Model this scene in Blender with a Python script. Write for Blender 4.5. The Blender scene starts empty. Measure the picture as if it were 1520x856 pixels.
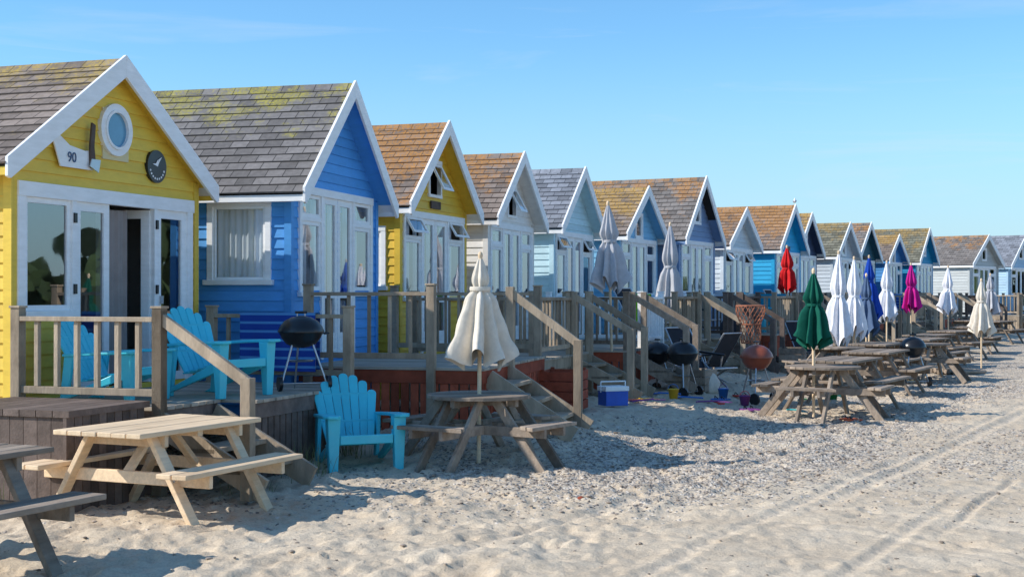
import bpy, math, random
import numpy as np
from mathutils import Vector, Matrix
random.seed(7)
D=bpy.data; S=bpy.context.scene; COL=S.collection
def lin(r,g,b):
    f=lambda c:(c/255/12.92) if c/255<=.04045 else ((c/255+.055)/1.055)**2.4
    return (f(r),f(g),f(b),1)
def mul(c,k): return (min(1,c[0]*k),min(1,c[1]*k),min(1,c[2]*k),1)
# ------------------------------------------------------------------ materials
def newmat(name):
    m=D.materials.new(name); m.use_nodes=True
    nt=m.node_tree; return m,nt,nt.nodes,nt.links,nt.nodes['Principled BSDF']
def mat(name,col,rough=.6,var=.15,scale=6,stretch=(1,1,1),bump=.15,bscale=40,metal=0,dirt=None,dirtamt=.3,rnd=.25,spec=.5):
    m,nt,N,L,P=newmat(name)
    tc=N.new('ShaderNodeTexCoord'); mp=N.new('ShaderNodeMapping'); mp.inputs['Scale'].default_value=stretch
    L.new(tc.outputs['Object'],mp.inputs[0])
    n=N.new('ShaderNodeTexNoise'); n.inputs['Scale'].default_value=scale; n.inputs['Detail'].default_value=6; n.inputs['Roughness'].default_value=.65
    L.new(mp.outputs[0],n.inputs['Vector'])
    mx=N.new('ShaderNodeMixRGB'); mx.inputs[1].default_value=mul(col,1-var); mx.inputs[2].default_value=mul(col,1+var)
    r=N.new('ShaderNodeMapRange'); r.inputs[1].default_value=.3; r.inputs[2].default_value=.7
    L.new(n.outputs['Fac'],r.inputs[0]); L.new(r.outputs[0],mx.inputs[0])
    out=mx.outputs[0]
    if dirt:
        n2=N.new('ShaderNodeTexNoise'); n2.inputs['Scale'].default_value=2.3; n2.inputs['Detail'].default_value=8; n2.inputs['Roughness'].default_value=.7
        L.new(tc.outputs['Object'],n2.inputs['Vector'])
        r2=N.new('ShaderNodeMapRange'); r2.inputs[1].default_value=.5; r2.inputs[2].default_value=.75; r2.inputs[4].default_value=dirtamt
        L.new(n2.outputs['Fac'],r2.inputs[0])
        m2=N.new('ShaderNodeMixRGB'); L.new(r2.outputs[0],m2.inputs[0]); L.new(out,m2.inputs[1]); m2.inputs[2].default_value=dirt
        out=m2.outputs[0]
    if rnd:
        at=N.new('ShaderNodeAttribute'); at.attribute_name='rnd'
        r3=N.new('ShaderNodeMapRange'); r3.inputs[3].default_value=1-rnd; r3.inputs[4].default_value=1+rnd*.6
        L.new(at.outputs['Fac'],r3.inputs[0])
        m3=N.new('ShaderNodeVectorMath'); m3.operation='SCALE'; L.new(out,m3.inputs[0]); L.new(r3.outputs[0],m3.inputs['Scale']); out=m3.outputs[0]
    L.new(out,P.inputs['Base Color'])
    P.inputs['Roughness'].default_value=rough; P.inputs['Metallic'].default_value=metal
    P.inputs['Specular IOR Level'].default_value=spec
    if bump:
        n4=N.new('ShaderNodeTexNoise'); n4.inputs['Scale'].default_value=bscale; n4.inputs['Detail'].default_value=4
        L.new(mp.outputs[0],n4.inputs['Vector'])
        b=N.new('ShaderNodeBump'); b.inputs['Strength'].default_value=bump; b.inputs['Distance'].default_value=.01
        L.new(n4.outputs['Fac'],b.inputs['Height']); L.new(b.outputs[0],P.inputs['Normal'])
    return m
def paint(name,r,g,b,k=.1,dirtamt=.26):
    return mat(name,lin(r,g,b),rough=.55,var=.08,scale=5,stretch=(1,1,4),bump=.08,dirt=mul(lin(r,g,b),.55),dirtamt=dirtamt,rnd=k,spec=.35)
def glassmat(name,tint,add):
    m,nt,N,L,P=newmat(name); N.remove(P)
    o=N['Material Output']
    t=N.new('ShaderNodeBsdfTransparent'); t.inputs[0].default_value=tint
    g=N.new('ShaderNodeBsdfGlossy'); g.inputs['Roughness'].default_value=.015; g.inputs[0].default_value=(.95,.97,1,1)
    f=N.new('ShaderNodeFresnel'); f.inputs[0].default_value=1.5
    a=N.new('ShaderNodeMath'); a.operation='ADD'; a.use_clamp=True; a.inputs[1].default_value=add
    tc=N.new('ShaderNodeTexCoord'); n=N.new('ShaderNodeTexNoise'); n.inputs['Scale'].default_value=1.3
    b=N.new('ShaderNodeBump'); b.inputs['Strength'].default_value=.1; b.inputs['Distance'].default_value=.02
    L.new(tc.outputs['Object'],n.inputs['Vector']); L.new(n.outputs['Fac'],b.inputs['Height']); L.new(b.outputs[0],g.inputs['Normal'])
    L.new(f.outputs[0],a.inputs[0]); mx=N.new('ShaderNodeMixShader')
    L.new(a.outputs[0],mx.inputs[0]); L.new(t.outputs[0],mx.inputs[1]); L.new(g.outputs[0],mx.inputs[2]); L.new(mx.outputs[0],o.inputs[0])
    return m
def roofmat(name,base,moss,mosscol,ridge=.10,SL=2.0):
    m,nt,N,L,P=newmat(name)
    uv=N.new('ShaderNodeUVMap'); uv.uv_map='UVMap'
    b=N.new('ShaderNodeTexBrick'); b.inputs['Scale'].default_value=1; b.inputs['Mortar Size'].default_value=.005
    b.inputs['Brick Width'].default_value=.21; b.inputs['Row Height'].default_value=.14; b.inputs['Mortar Smooth'].default_value=.2
    b.inputs['Color1'].default_value=mul(base,.7); b.inputs['Color2'].default_value=mul(base,1.25); b.inputs['Mortar'].default_value=mul(base,.25)
    L.new(uv.outputs[0],b.inputs['Vector'])
    def nz(sc,det,ro=.6):
        n=N.new('ShaderNodeTexNoise'); n.inputs['Scale'].default_value=sc; n.inputs['Detail'].default_value=det; n.inputs['Roughness'].default_value=ro; L.new(uv.outputs[0],n.inputs['Vector']); return n
    n=nz(14,6)
    mx=N.new('ShaderNodeMixRGB'); mx.blend_type='OVERLAY'; mx.inputs[0].default_value=.5; L.new(b.outputs[0],mx.inputs[1]); L.new(n.outputs['Fac'],mx.inputs[2])
    n2=nz(1.5,12,.78)
    sx=N.new('ShaderNodeSeparateXYZ'); L.new(uv.outputs[0],sx.inputs[0])
    ma=N.new('ShaderNodeMath'); ma.operation='MULTIPLY_ADD'; L.new(sx.outputs[1],ma.inputs[0]); ma.inputs[1].default_value=ridge; L.new(n2.outputs['Fac'],ma.inputs[2])
    t=.86-.36*moss
    r=N.new('ShaderNodeMapRange'); r.inputs[1].default_value=t; r.inputs[2].default_value=t+.07; r.inputs[4].default_value=.88; L.new(ma.outputs[0],r.inputs[0])
    n6=nz(26,6,.8); r6=N.new('ShaderNodeMapRange'); r6.inputs[1].default_value=.42; r6.inputs[2].default_value=.56; r6.inputs[3].default_value=.08; L.new(n6.outputs['Fac'],r6.inputs[0])
    mm=N.new('ShaderNodeMath'); mm.operation='MULTIPLY'; L.new(r.outputs[0],mm.inputs[0]); L.new(r6.outputs[0],mm.inputs[1])
    n3=nz(7,5)
    mc=N.new('ShaderNodeMixRGB'); L.new(n3.outputs['Fac'],mc.inputs[0]); mc.inputs[1].default_value=mul(mosscol,.5); mc.inputs[2].default_value=mul(mosscol,1.5)
    m2=N.new('ShaderNodeMixRGB'); L.new(mm.outputs[0],m2.inputs[0]); L.new(mx.outputs[0],m2.inputs[1]); L.new(mc.outputs[0],m2.inputs[2])
    m5=N.new('ShaderNodeMixRGB'); r7=N.new('ShaderNodeMapRange'); r7.inputs[4].default_value=.7; L.new(b.outputs['Fac'],r7.inputs[0]); L.new(r7.outputs[0],m5.inputs[0]); L.new(m2.outputs[0],m5.inputs[1]); m5.inputs[2].default_value=mul(base,.2)
    L.new(m5.outputs[0],P.inputs['Base Color']); P.inputs['Roughness'].default_value=.9; P.inputs['Specular IOR Level'].default_value=.25
    bb=N.new('ShaderNodeBump'); bb.inputs['Strength'].default_value=.5; bb.inputs['Distance'].default_value=.012
    ad=N.new('ShaderNodeMath'); ad.operation='MULTIPLY_ADD'; L.new(n.outputs['Fac'],ad.inputs[0]); ad.inputs[1].default_value=.6
    iv=N.new('ShaderNodeMath'); iv.operation='SUBTRACT'; iv.inputs[0].default_value=1; L.new(b.outputs['Fac'],iv.inputs[1]); L.new(iv.outputs[0],ad.inputs[2])
    L.new(ad.outputs[0],bb.inputs['Height']); L.new(bb.outputs[0],P.inputs['Normal'])
    return m
WHITE=paint('white_paint',248,248,246,.04,.10)
GREYW=mat('weathered_wood',lin(174,156,134),rough=.8,var=.28,scale=7,stretch=(1,1,.3),bump=.4,bscale=60,dirt=lin(108,94,80),dirtamt=.55,rnd=.3,spec=.2)
DARKW=mat('dark_wood',lin(112,98,90),rough=.8,var=.3,scale=7,bump=.4,bscale=60,rnd=.35,spec=.2)
REDW=mat('red_stained_wood',lin(172,86,62),rough=.75,var=.25,scale=7,bump=.3,rnd=.35,spec=.2)
DECKW=mat('deck_planks',lin(176,164,148),rough=.8,var=.25,scale=8,stretch=(1,.3,1),bump=.4,dirt=lin(208,192,168),dirtamt=.5,rnd=.3,spec=.2)
TABLEW=mat('weathered_table_wood',lin(158,142,126),rough=.8,var=.3,scale=9,stretch=(.25,2,1),bump=.4,rnd=.32,dirt=lin(94,82,74),dirtamt=.55,spec=.2)
NEWW=mat('new_pine',lin(236,208,172),rough=.65,var=.14,scale=9,stretch=(.25,3,3),bump=.25,rnd=.16,dirt=lin(196,158,116),dirtamt=.5,spec=.25)
GLASS=glassmat('window_glass',(.82,.88,.92,1),.20)
CURT=mat('curtain_cloth',lin(246,246,248),rough=.9,var=.05,bump=0,rnd=.08)
CURTD=mat('dark_curtain',lin(150,140,136),rough=.9,var=.1,bump=0,rnd=.1)
CURTP=mat('pink_curtain',lin(225,90,130),rough=.9,var=.1,bump=0,rnd=.1)
INTER=mat('interior_panelling',lin(160,150,142),rough=.8,var=.1,rnd=.1)
CYAN=mat('cyan_plastic',lin(70,206,226),rough=.42,var=.06,bump=.03,rnd=.07,dirt=lin(114,204,216),dirtamt=.5)
BLACK=mat('black_enamel',lin(34,35,38),rough=.28,var=.1,bump=0,rnd=.1)
BLACKF=mat('black_fabric',lin(48,48,56),rough=.9,var=.2,bump=.2,rnd=.2)
RUST=mat('red_brown_enamel',lin(150,80,58),rough=.35,var=.15,bump=0,rnd=.1,dirt=lin(90,50,40),dirtamt=.5)
STEEL=mat('steel',lin(190,192,195),rough=.35,var=.05,metal=.9,bump=0,rnd=0)
def cloth(name,r,g,b): return mat(name,lin(r,g,b),rough=.9,var=.1,scale=14,bump=.4,bscale=18,rnd=.0,dirt=mul(lin(r,g,b),.68),dirtamt=.4,spec=.15)
CREAM=cloth('cream_canvas',222,212,196); WHITEC=cloth('white_canvas',236,236,240); GREEN=cloth('green_canvas',24,92,76)
BLUEC=cloth('blue_canvas',34,74,170); SLATE=cloth('slate_canvas',84,104,134); MAG=cloth('magenta_canvas',200,40,140); REDC=cloth('red_canvas',205,40,42)
GREYC=cloth('grey_canvas',188,188,192); LIME=cloth('lime_cloth',150,215,50); TEALC=cloth('teal_cloth',40,150,180)
# ------------------------------------------------------------------ mesh builder
class MB:
    def __init__(s): s.v=[];s.f=[];s.m=[];s.r=[];s.sm=[];s.mats=[];s.uv=[]
    def mi(s,m):
        if m not in s.mats: s.mats.append(m)
        return s.mats.index(m)
    def add(s,pts,faces,m,smooth=False,rnd=None,uvs=None):
        o=len(s.v); s.v+= [tuple(p) for p in pts]; i=s.mi(m); rr=random.random() if rnd is None else rnd
        for k,f in enumerate(faces):
            s.f.append(tuple(o+a for a in f)); s.m.append(i); s.r.append(rr); s.sm.append(smooth)
            s.uv+= (uvs[k] if uvs else [(0,0)]*len(f))
    def poly(s,pts,m,rnd=None,uv=None,smooth=False): s.add(pts,[tuple(range(len(pts)))],m,smooth,rnd,[uv] if uv else None)
    def hexa(s,p,m,rnd=None): s.add(p,[(0,3,2,1),(4,5,6,7),(0,1,5,4),(1,2,6,5),(2,3,7,6),(3,0,4,7)],m,False,rnd)
    def box(s,a,b,m,rnd=None):
        x0,y0,z0=a;x1,y1,z1=b
        s.hexa([(x0,y0,z0),(x1,y0,z0),(x1,y1,z0),(x0,y1,z0),(x0,y0,z1),(x1,y0,z1),(x1,y1,z1),(x0,y1,z1)],m,rnd)
    def beam(s,p1,p2,w,h,m,up=(0,0,1)):
        p1=Vector(p1);p2=Vector(p2);d=(p2-p1).normalized();up=Vector(up)
        if abs(d.dot(up))>.98: up=Vector((0,1,0))
        a=d.cross(up).normalized();b=a.cross(d).normalized();a*=w/2;b*=h/2
        s.hexa([p1-a-b,p1+a-b,p2+a-b,p2-a-b,p1-a+b,p1+a+b,p2+a+b,p2-a+b],m)
    def cyl(s,p1,p2,r1,r2,m,n=10):
        p1=Vector(p1);p2=Vector(p2);d=(p2-p1).normalized();up=Vector((0,0,1)) if abs(d.z)<.95 else Vector((1,0,0))
        a=d.cross(up).normalized();b=d.cross(a)
        pts=[p1+(a*math.cos(t)+b*math.sin(t))*r1 for t in [2*math.pi*i/n for i in range(n)]]+[p2+(a*math.cos(t)+b*math.sin(t))*r2 for t in [2*math.pi*i/n for i in range(n)]]
        s.add(pts,[(i,(i+1)%n,n+(i+1)%n,n+i) for i in range(n)],m,True); 
        s.add(pts[:n],[tuple(range(n))],m); s.add(pts[n:],[tuple(range(n))],m)
    def tube(s,pl,r,m,n=7):
        for a,b in zip(pl[:-1],pl[1:]): s.cyl(a,b,r,r,m,n)
    def lathe(s,o,prof,m,n=20,fold=None):
        pts=[];
        for k,(r,z) in enumerate(prof):
            for i in range(n):
                t=2*math.pi*i/n; rr=r*(fold(t,k/(len(prof)-1)) if fold else 1)
                pts.append((o[0]+rr*math.cos(t),o[1]+rr*math.sin(t),o[2]+z))
        fs=[(k*n+i,k*n+(i+1)%n,(k+1)*n+(i+1)%n,(k+1)*n+i) for k in range(len(prof)-1) for i in range(n)]
        s.add(pts,fs,m,True)
    def prism(s,pts,off,m):
        n=len(pts);p2=[Vector(p)+Vector(off) for p in pts]
        s.add(list(pts)+p2,[tuple(range(n))[::-1],tuple(range(n,2*n))]+[(i,(i+1)%n,n+(i+1)%n,n+i) for i in range(n)],m)
    def obj(s,name,parent=None,loc=None,rot=0,bevel=0,scale=None):
        me=D.meshes.new(name); me.from_pydata(s.v,[],s.f)
        for m in s.mats: me.materials.append(m)
        me.polygons.foreach_set('material_index',s.m); me.polygons.foreach_set('use_smooth',s.sm)
        a=me.attributes.new('rnd','FLOAT','FACE'); a.data.foreach_set('value',s.r)
        u=me.uv_layers.new(name='UVMap'); u.data.foreach_set('uv',[c for p in s.uv for c in p])
        me.update(); ob=D.objects.new(name,me); COL.objects.link(ob)
        if parent: ob.parent=parent
        if loc is not None: ob.location=loc; ob.rotation_euler=(0,0,rot)
        if scale: ob.scale=scale
        if bevel:
            b=ob.modifiers.new('bevel','BEVEL'); b.width=bevel; b.segments=2; b.limit_method='ANGLE'; b.angle_limit=math.radians(50)
        return ob
def empty(name,loc,rot=0):
    e=D.objects.new(name,None); COL.objects.link(e); e.location=loc; e.rotation_euler=(0,0,rot); e.empty_display_size=.2; return e
def dup(ob,name,loc,rot,scale=None):
    o=D.objects.new(name,ob.data); COL.objects.link(o); o.location=loc; o.rotation_euler=(0,0,rot)
    if scale: o.scale=scale
    for md in ob.modifiers:
        b=o.modifiers.new('bevel','BEVEL'); b.width=md.width; b.segments=2; b.limit_method='ANGLE'; b.angle_limit=md.angle_limit
    return o
# ------------------------------------------------------------------ hut table (world metres)
HUTS=[(-3.72,12.9,19,1.65,3.87),(-1.88,16.0,14.5,1.5,4.12),(-.91,19.2,18.6,1.4,4.06),(.19,22.2,17.4,1.4,3.94),(1.36,25.2,19.9,1.4,3.97),
(2.83,28.0,23.5,1.4,3.83),(4.39,30.5,25.7,1.45,4.26),(5.88,33.8,26.4,1.4,3.76),(7.73,36.8,27,1.45,4.04),(8.81,39.6,28,1.4,3.99),(10.74,42.8,29,1.4,3.88),
(12.15,45.6,30,1.45,4.02),(13.94,48.5,30,1.4,3.74),(15.81,51.0,31,1.45,4.10),(19.65,55.5,42,1.6,4.04),(22.5,59.0,42,1.6,4.19),(25.6,62.3,42,1.5,4.0)]
HY=np.array([-40.]+[h[1] for h in HUTS]+[100.]); HX=np.array([-3.72-.34*52.9]+[h[0] for h in HUTS]+[25.6+37])
def sst(x): x=np.clip(x,0,1); return x*x*(3-2*x)
def rise(x,y):
    q=(x-np.interp(y,HY,HX))*.93
    return .21*sst((4.6-q)/2.4)*sst((y-11.5)/3.5)
def gz(x,y): return float(rise(np.array(float(x)),np.array(float(y))))
# ------------------------------------------------------------------ ground
tab=np.random.RandomState(11).rand(256,256)
def vn(x,y):
    xi=np.floor(x).astype(int);yi=np.floor(y).astype(int);fx=x-xi;fy=y-yi;fx=fx*fx*(3-2*fx);fy=fy*fy*(3-2*fy)
    g=lambda a,b:tab[a%256,b%256]
    return (g(xi,yi)*(1-fx)+g(xi+1,yi)*fx)*(1-fy)+(g(xi,yi+1)*(1-fx)+g(xi+1,yi+1)*fx)*fy
def dimple(x,y,cell,rad,seed):
    t1=np.random.RandomState(seed).rand(64,64);t2=np.random.RandomState(seed+1).rand(64,64);t3=np.random.RandomState(seed+2).rand(64,64)
    X=x/cell;Y=y/cell;xi=np.floor(X).astype(int);yi=np.floor(Y).astype(int);out=np.zeros_like(x)
    for a in(-1,0,1):
        for b in(-1,0,1):
            i=(xi+a)%64;j=(yi+b)%64
            cx=xi+a+t1[i,j];cy=yi+b+t2[i,j];an=t3[i,j]*6.28
            dx=X-cx;dy=Y-cy;u=dx*np.cos(an)+dy*np.sin(an);w=-dx*np.sin(an)+dy*np.cos(an)
            d=np.sqrt((u/1.0)**2+(w/.55)**2)*cell/rad
            out+= (-np.exp(-d**2*1.6)+.45*np.exp(-((d-1.35)/.35)**2))*(.3+.7*t3[j,i])
    return out
xs=np.concatenate([-np.geomspace(400,6.3,30),np.arange(-6,9,.027),np.geomspace(9.05,400,60)])
ys=np.concatenate([-np.geomspace(300,1,14),np.linspace(0,6.2,20),np.exp(np.arange(math.log(6.4),math.log(75),.0034)),np.geomspace(76,600,26)])
XX,YY=np.meshgrid(xs,ys); 
TH=math.radians(29)
WW=(XX-.75)*math.cos(TH)-(YY-7.86)*math.sin(TH)+.25*(vn(XX*.2+9,YY*.2)-.5)
SS=XX*math.sin(TH)+YY*math.cos(TH)
Z=rise(XX,YY)
near=np.exp(-np.maximum(0,YY-25)/20)
lane=sst((WW+1.0)/.9)*sst((4.6-WW)/.9)
Z+=.06*(vn(XX*.35,YY*.35)-.5)*sst((YY-5)/4)
Z+=.05*(vn(XX*1.3+3,YY*1.3)-.5)*(1-.5*lane)
Z+=(.045*(vn(XX*4.3,YY*4.3)-.5)+.032*(vn(XX*10,YY*10)-.5)+.021*(vn(XX*22,YY*22)-.5))*(1-.5*lane)*near
Z+=.038*dimple(XX,YY,.44,.12,5)*(1-.86*lane)*near+.024*dimple(XX+3,YY,.23,.07,15)*(1-.5*lane)*near+.022*dimple(XX+7,YY+1,.75,.13,25)*lane*near
track=np.zeros_like(XX)
rt=np.random.RandomState(8)
for w0 in (-1.1,-.88,.0,.2,.95,1.13,1.25,2.0,2.2,2.95,3.15,4.0):
    wd=.03+.04*rt.rand(); dp=.008+.011*rt.rand(); sl_=(rt.rand()-.5)*.04; ph=rt.rand()*20
    w=WW-w0-sl_*(SS-14)-.14*(vn(SS*.12+ph,SS*0+w0)-.5)-.02*(vn(SS*2+ph,SS*0)-.5)
    fade=sst((vn(SS*.4+ph,SS*0+3.3)-.25)/.35)
    g=np.exp(-(w/wd)**2)*fade; rim=np.exp(-((np.abs(w)-wd*1.9)/(wd*.6))**2)*fade
    Z+=-dp*g+dp*.5*rim+g*.004*np.sign(np.sin(SS*48+w*30)); track=np.maximum(track,g)
wa=np.sqrt((XX-1.0)**2+(YY-7.6)**2)-2.2
for o in(0,.22,.9):
    g=np.exp(-((wa-o)/.045)**2)*sst((XX-1.6)/.4); Z-=.014*g; track=np.maximum(track,g)
grav=np.clip(.42+1.4*(vn(XX*.45+20,YY*.45)-.5)+1.0*(vn(XX*2.1,YY*1.3)-.5),0,1)*sst((YY-9)/4)*(1-.40*lane)*(1-.8*track)
grav=np.clip(grav+.55*sst((WW+4.2)/2.2)*sst((YY-9.5)/4)*(1-lane),0,1)
nx,ny=len(xs),len(ys)
me=D.meshes.new('sand_ground'); nv=nx*ny
co=np.stack([XX,YY,Z],-1).reshape(-1,3).astype(np.float32)
idx=np.arange(nv).reshape(ny,nx); q=np.stack([idx[:-1,:-1],idx[:-1,1:],idx[1:,1:],idx[1:,:-1]],-1).reshape(-1,4)
nf=len(q); me.vertices.add(nv); me.vertices.foreach_set('co',co.ravel()); me.loops.add(nf*4); me.loops.foreach_set('vertex_index',q.ravel().astype(np.int32))
me.polygons.add(nf); me.polygons.foreach_set('loop_start',np.arange(0,nf*4,4,dtype=np.int32)); me.polygons.foreach_set('use_smooth',np.ones(nf,bool)); me.update(calc_edges=True)
a=me.attributes.new('gravel','FLOAT','POINT'); a.data.foreach_set('value',grav.ravel().astype(np.float32))
a=me.attributes.new('track','FLOAT','POINT'); a.data.foreach_set('value',track.ravel().astype(np.float32))
gr=D.objects.new('sand_ground',me); COL.objects.link(gr)
m,nt,N,L,P=newmat('sand')
tc=N.new('ShaderNodeTexCoord')
def noise(sc,det=6,ro=.6):
    n=N.new('ShaderNodeTexNoise'); n.inputs['Scale'].default_value=sc; n.inputs['Detail'].default_value=det; n.inputs['Roughness'].default_value=ro; L.new(tc.outputs['Object'],n.inputs['Vector']); return n
def mixc(f,c1,c2,bt='MIX'):
    x=N.new('ShaderNodeMixRGB'); x.blend_type=bt
    for k,s in((0,f),(1,c1),(2,c2)):
        if hasattr(s,'links'): L.new(s,x.inputs[k])
        else: x.inputs[k].default_value=s
    return x.outputs[0]
def mr(s,a,b,c=0,d=1):
    r=N.new('ShaderNodeMapRange'); r.inputs[1].default_value=a;r.inputs[2].default_value=b;r.inputs[3].default_value=c;r.inputs[4].default_value=d; L.new(s,r.inputs[0]); return r.outputs[0]
n1=noise(1.1,8,.7); n2=noise(60,4)
sand=mixc(mr(n1.outputs['Fac'],.3,.7),lin(196,176,150),lin(220,204,180))
sand=mixc(mr(n2.outputs['Fac'],.45,.75,0,.5),sand,lin(154,136,114))
vo=N.new('ShaderNodeTexVoronoi'); vo.inputs['Scale'].default_value=38; L.new(tc.outputs['Object'],vo.inputs['Vector'])
hs=N.new('ShaderNodeSeparateXYZ'); L.new(vo.outputs['Color'],hs.inputs[0])
peb=mixc(mr(hs.outputs[0],0,1),lin(118,106,96),lin(218,206,190))
ag=N.new('ShaderNodeAttribute'); ag.attribute_name='gravel'; at=N.new('ShaderNodeAttribute'); at.attribute_name='track'
th=N.new('ShaderNodeMath'); th.operation='GREATER_THAN'; 
sm=N.new('ShaderNodeMath'); sm.operation='MULTIPLY'; L.new(ag.outputs['Fac'],sm.inputs[0]); sm.inputs[1].default_value=.8
L.new(sm.outputs[0],th.inputs[0]); L.new(hs.outputs[1],th.inputs[1])
c=mixc(th.outputs[0],sand,peb)
c=mixc(mr(at.outputs['Fac'],.2,1,0,.35),c,lin(214,198,176))
L.new(c,P.inputs['Base Color']); P.inputs['Roughness'].default_value=.95; P.inputs['Specular IOR Level'].default_value=.15
ht=N.new('ShaderNodeMath'); ht.operation='MULTIPLY'; L.new(th.outputs[0],ht.inputs[0]); iv=mr(vo.outputs['Distance'],0,.6,1,0); L.new(iv,ht.inputs[1])
n5=noise(25,6,.7); h2=N.new('ShaderNodeMath'); h2.operation='ADD'; L.new(ht.outputs[0],h2.inputs[0]); L.new(n5.outputs['Fac'],h2.inputs[1])
b=N.new('ShaderNodeBump'); b.inputs['Strength'].default_value=.8; b.inputs['Distance'].default_value=.016; L.new(h2.outputs[0],b.inputs['Height']); L.new(b.outputs[0],P.inputs['Normal'])
me.materials.append(m)
# pebbles
phi=(1+5**.5)/2
ico=np.array([(-1,phi,0),(1,phi,0),(-1,-phi,0),(1,-phi,0),(0,-1,phi),(0,1,phi),(0,-1,-phi),(0,1,-phi),(phi,0,-1),(phi,0,1),(-phi,0,-1),(-phi,0,1)])/1.9
icf=[(0,11,5),(0,5,1),(0,1,7),(0,7,10),(0,10,11),(1,5,9),(5,11,4),(11,10,2),(10,7,6),(7,1,8),(3,9,4),(3,4,2),(3,2,6),(3,6,8),(3,8,9),(4,9,5),(2,4,11),(6,2,10),(8,6,7),(9,8,1)]
rg=np.random.RandomState(4); pv=[];pf=[];pr=[]; cnt=0
def groundz(x,y):
    i=np.clip(np.searchsorted(ys,y),0,ny-1); j=np.clip(np.searchsorted(xs,x),0,nx-1); return Z[i,j],grav[i,j]
tries=rg.rand(42000,4); 
for a_,b_,c_,d_ in tries:
    y=math.exp(math.log(7.4)+a_*(math.log(34)-math.log(7.4))); x=(b_-.5)*.80*y
    z,g=groundz(x,y)
    if c_>g*.55+.022: continue
    s=(.005+.012*d_**3)*(1 if y<14 else 1.25)
    R=ico*np.array([s*(.7+rg.rand()),s*(.7+rg.rand()),s*.6])*(.85+.3*rg.rand(12,1)); an=rg.rand()*6.28; cs,sn=math.cos(an),math.sin(an)
    R=np.stack([R[:,0]*cs-R[:,1]*sn+x,R[:,0]*sn+R[:,1]*cs+y,R[:,2]+z+s*.15],-1)
    o=cnt*12; pv.append(R); pf+=[(p+o,q_+o,r_+o) for p,q_,r_ in icf]; pr+= [rg.rand()]*20; cnt+=1
pm=D.meshes.new('beach_pebbles'); pm.from_pydata(np.concatenate(pv).tolist(),[],pf); a=pm.attributes.new('rnd','FLOAT','FACE'); a.data.foreach_set('value',pr)
pm.materials.append(mat('pebble_stone',lin(168,152,136),rough=.85,var=.25,scale=2,bump=0,rnd=.6)); po=D.objects.new('beach_pebbles',pm); COL.objects.link(po)
# ------------------------------------------------------------------ hut parts
def siding(mb,P,zA,zB,span,ops,m,ch=.115,amp=.016):
    z=zA
    while z<zB-1e-4:
        z1=min(z+ch,zB); rn=random.random()
        cuts=sorted({z,z1}|{e for o in ops for e in(o[2],o[3]) if z<e<z1})
        for za,zb in zip(cuts[:-1],cuts[1:]):
            zm=(za+zb)/2; a0,b0=span(za); a1,b1=span(zb)
            if b0-a0<.01: continue
            segs=[(a0,a1,b0,b1)]
            for o in ops:
                if o[2]<zm<o[3]:
                    ns=[]
                    for s in segs:
                        am=(s[0]+s[1])/2;bm=(s[2]+s[3])/2
                        if bm<=o[0] or am>=o[1]: ns.append(s); continue
                        if am<o[0]: ns.append((s[0],s[1],o[0],o[0]))
                        if bm>o[1]: ns.append((o[1],o[1],s[2],s[3]))
                    segs=ns
            oa=amp*(1-(za-z)/ch); ob=amp*(1-(zb-z)/ch)
            for s in segs:
                mb.poly([P(s[0],za,oa),P(s[2],za,oa),P(s[3],zb,ob),P(s[1],zb,ob)],m,rn)
                if za==z: mb.poly([P(s[0],za,0),P(s[2],za,0),P(s[2],za,oa),P(s[0],za,oa)],m,rn)
        z=z1
def pbox(mb,P,u0,u1,z0,z1,o0,o1,m):
    mb.hexa([P(u0,z0,o1),P(u1,z0,o1),P(u1,z0,o0),P(u0,z0,o0),P(u0,z1,o1),P(u1,z1,o1),P(u1,z1,o0),P(u0,z1,o0)],m)
def sash(mb,P,u0,u1,z0,z1,trim,w=.05,mid=None,o0=-.02,o1=.016,cols=1):
    pbox(mb,P,u0,u0+w,z0,z1,o0,o1,trim); pbox(mb,P,u1-w,u1,z0,z1,o0,o1,trim)
    pbox(mb,P,u0+w,u1-w,z0,z0+w,o0,o1,trim); pbox(mb,P,u0+w,u1-w,z1-w,z1,o0,o1,trim)
    for zz in (mid or []): pbox(mb,P,u0+w,u1-w,zz-.02,zz+.02,o0,o1-.003,trim)
    g=(o0+o1)/2
    mb.poly([P(u0+w,z0+w,g),P(u1-w,z0+w,g),P(u1-w,z1-w,g),P(u0+w,z1-w,g)],GLASS)
def curtain(mb,P,u0,u1,z0,z1,m,off=-.14):
    n=max(6,int((u1-u0)*70)); pts=[];k=random.random()*6
    for i in range(n+1):
        u=u0+(u1-u0)*i/n; o=off+.012*math.sin(i*1.25+k)+.01*math.sin(i*.5)
        pts+= [P(u,z0,o),P(u,z1,o)]
    mb.add(pts,[(2*i,2*i+2,2*i+3,2*i+1) for i in range(n)],m,True)
def casing(mb,P,u0,u1,z0,z1,trim,w=.06,o=.035,sill=False):
    pbox(mb,P,u0-w,u1+w,z1-.005,z1+w,-.03,o,trim); pbox(mb,P,u0-w-(.03 if sill else 0),u1+w+(.03 if sill else 0),z0-w*.8,z0+.005,-.03,o+(.04 if sill else .002),trim)
    pbox(mb,P,u0-w,u0+.005,z0+.005,z1-.005,-.03,o-.003,trim); pbox(mb,P,u1-.005,u1+w,z0+.005,z1-.005,-.03,o-.003,trim)
def hopper(mb,P,u0,u1,z0,z1,trim,ang=25):
    a=math.radians(ang)
    def Q(u,z,o): 
        d=z1-z; return P(u,z1-d*math.cos(a),o*math.cos(a)+d*math.sin(a)+.03)
    sash(mb,Q,u0,u1,z0,z1,trim,w=.045)
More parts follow.
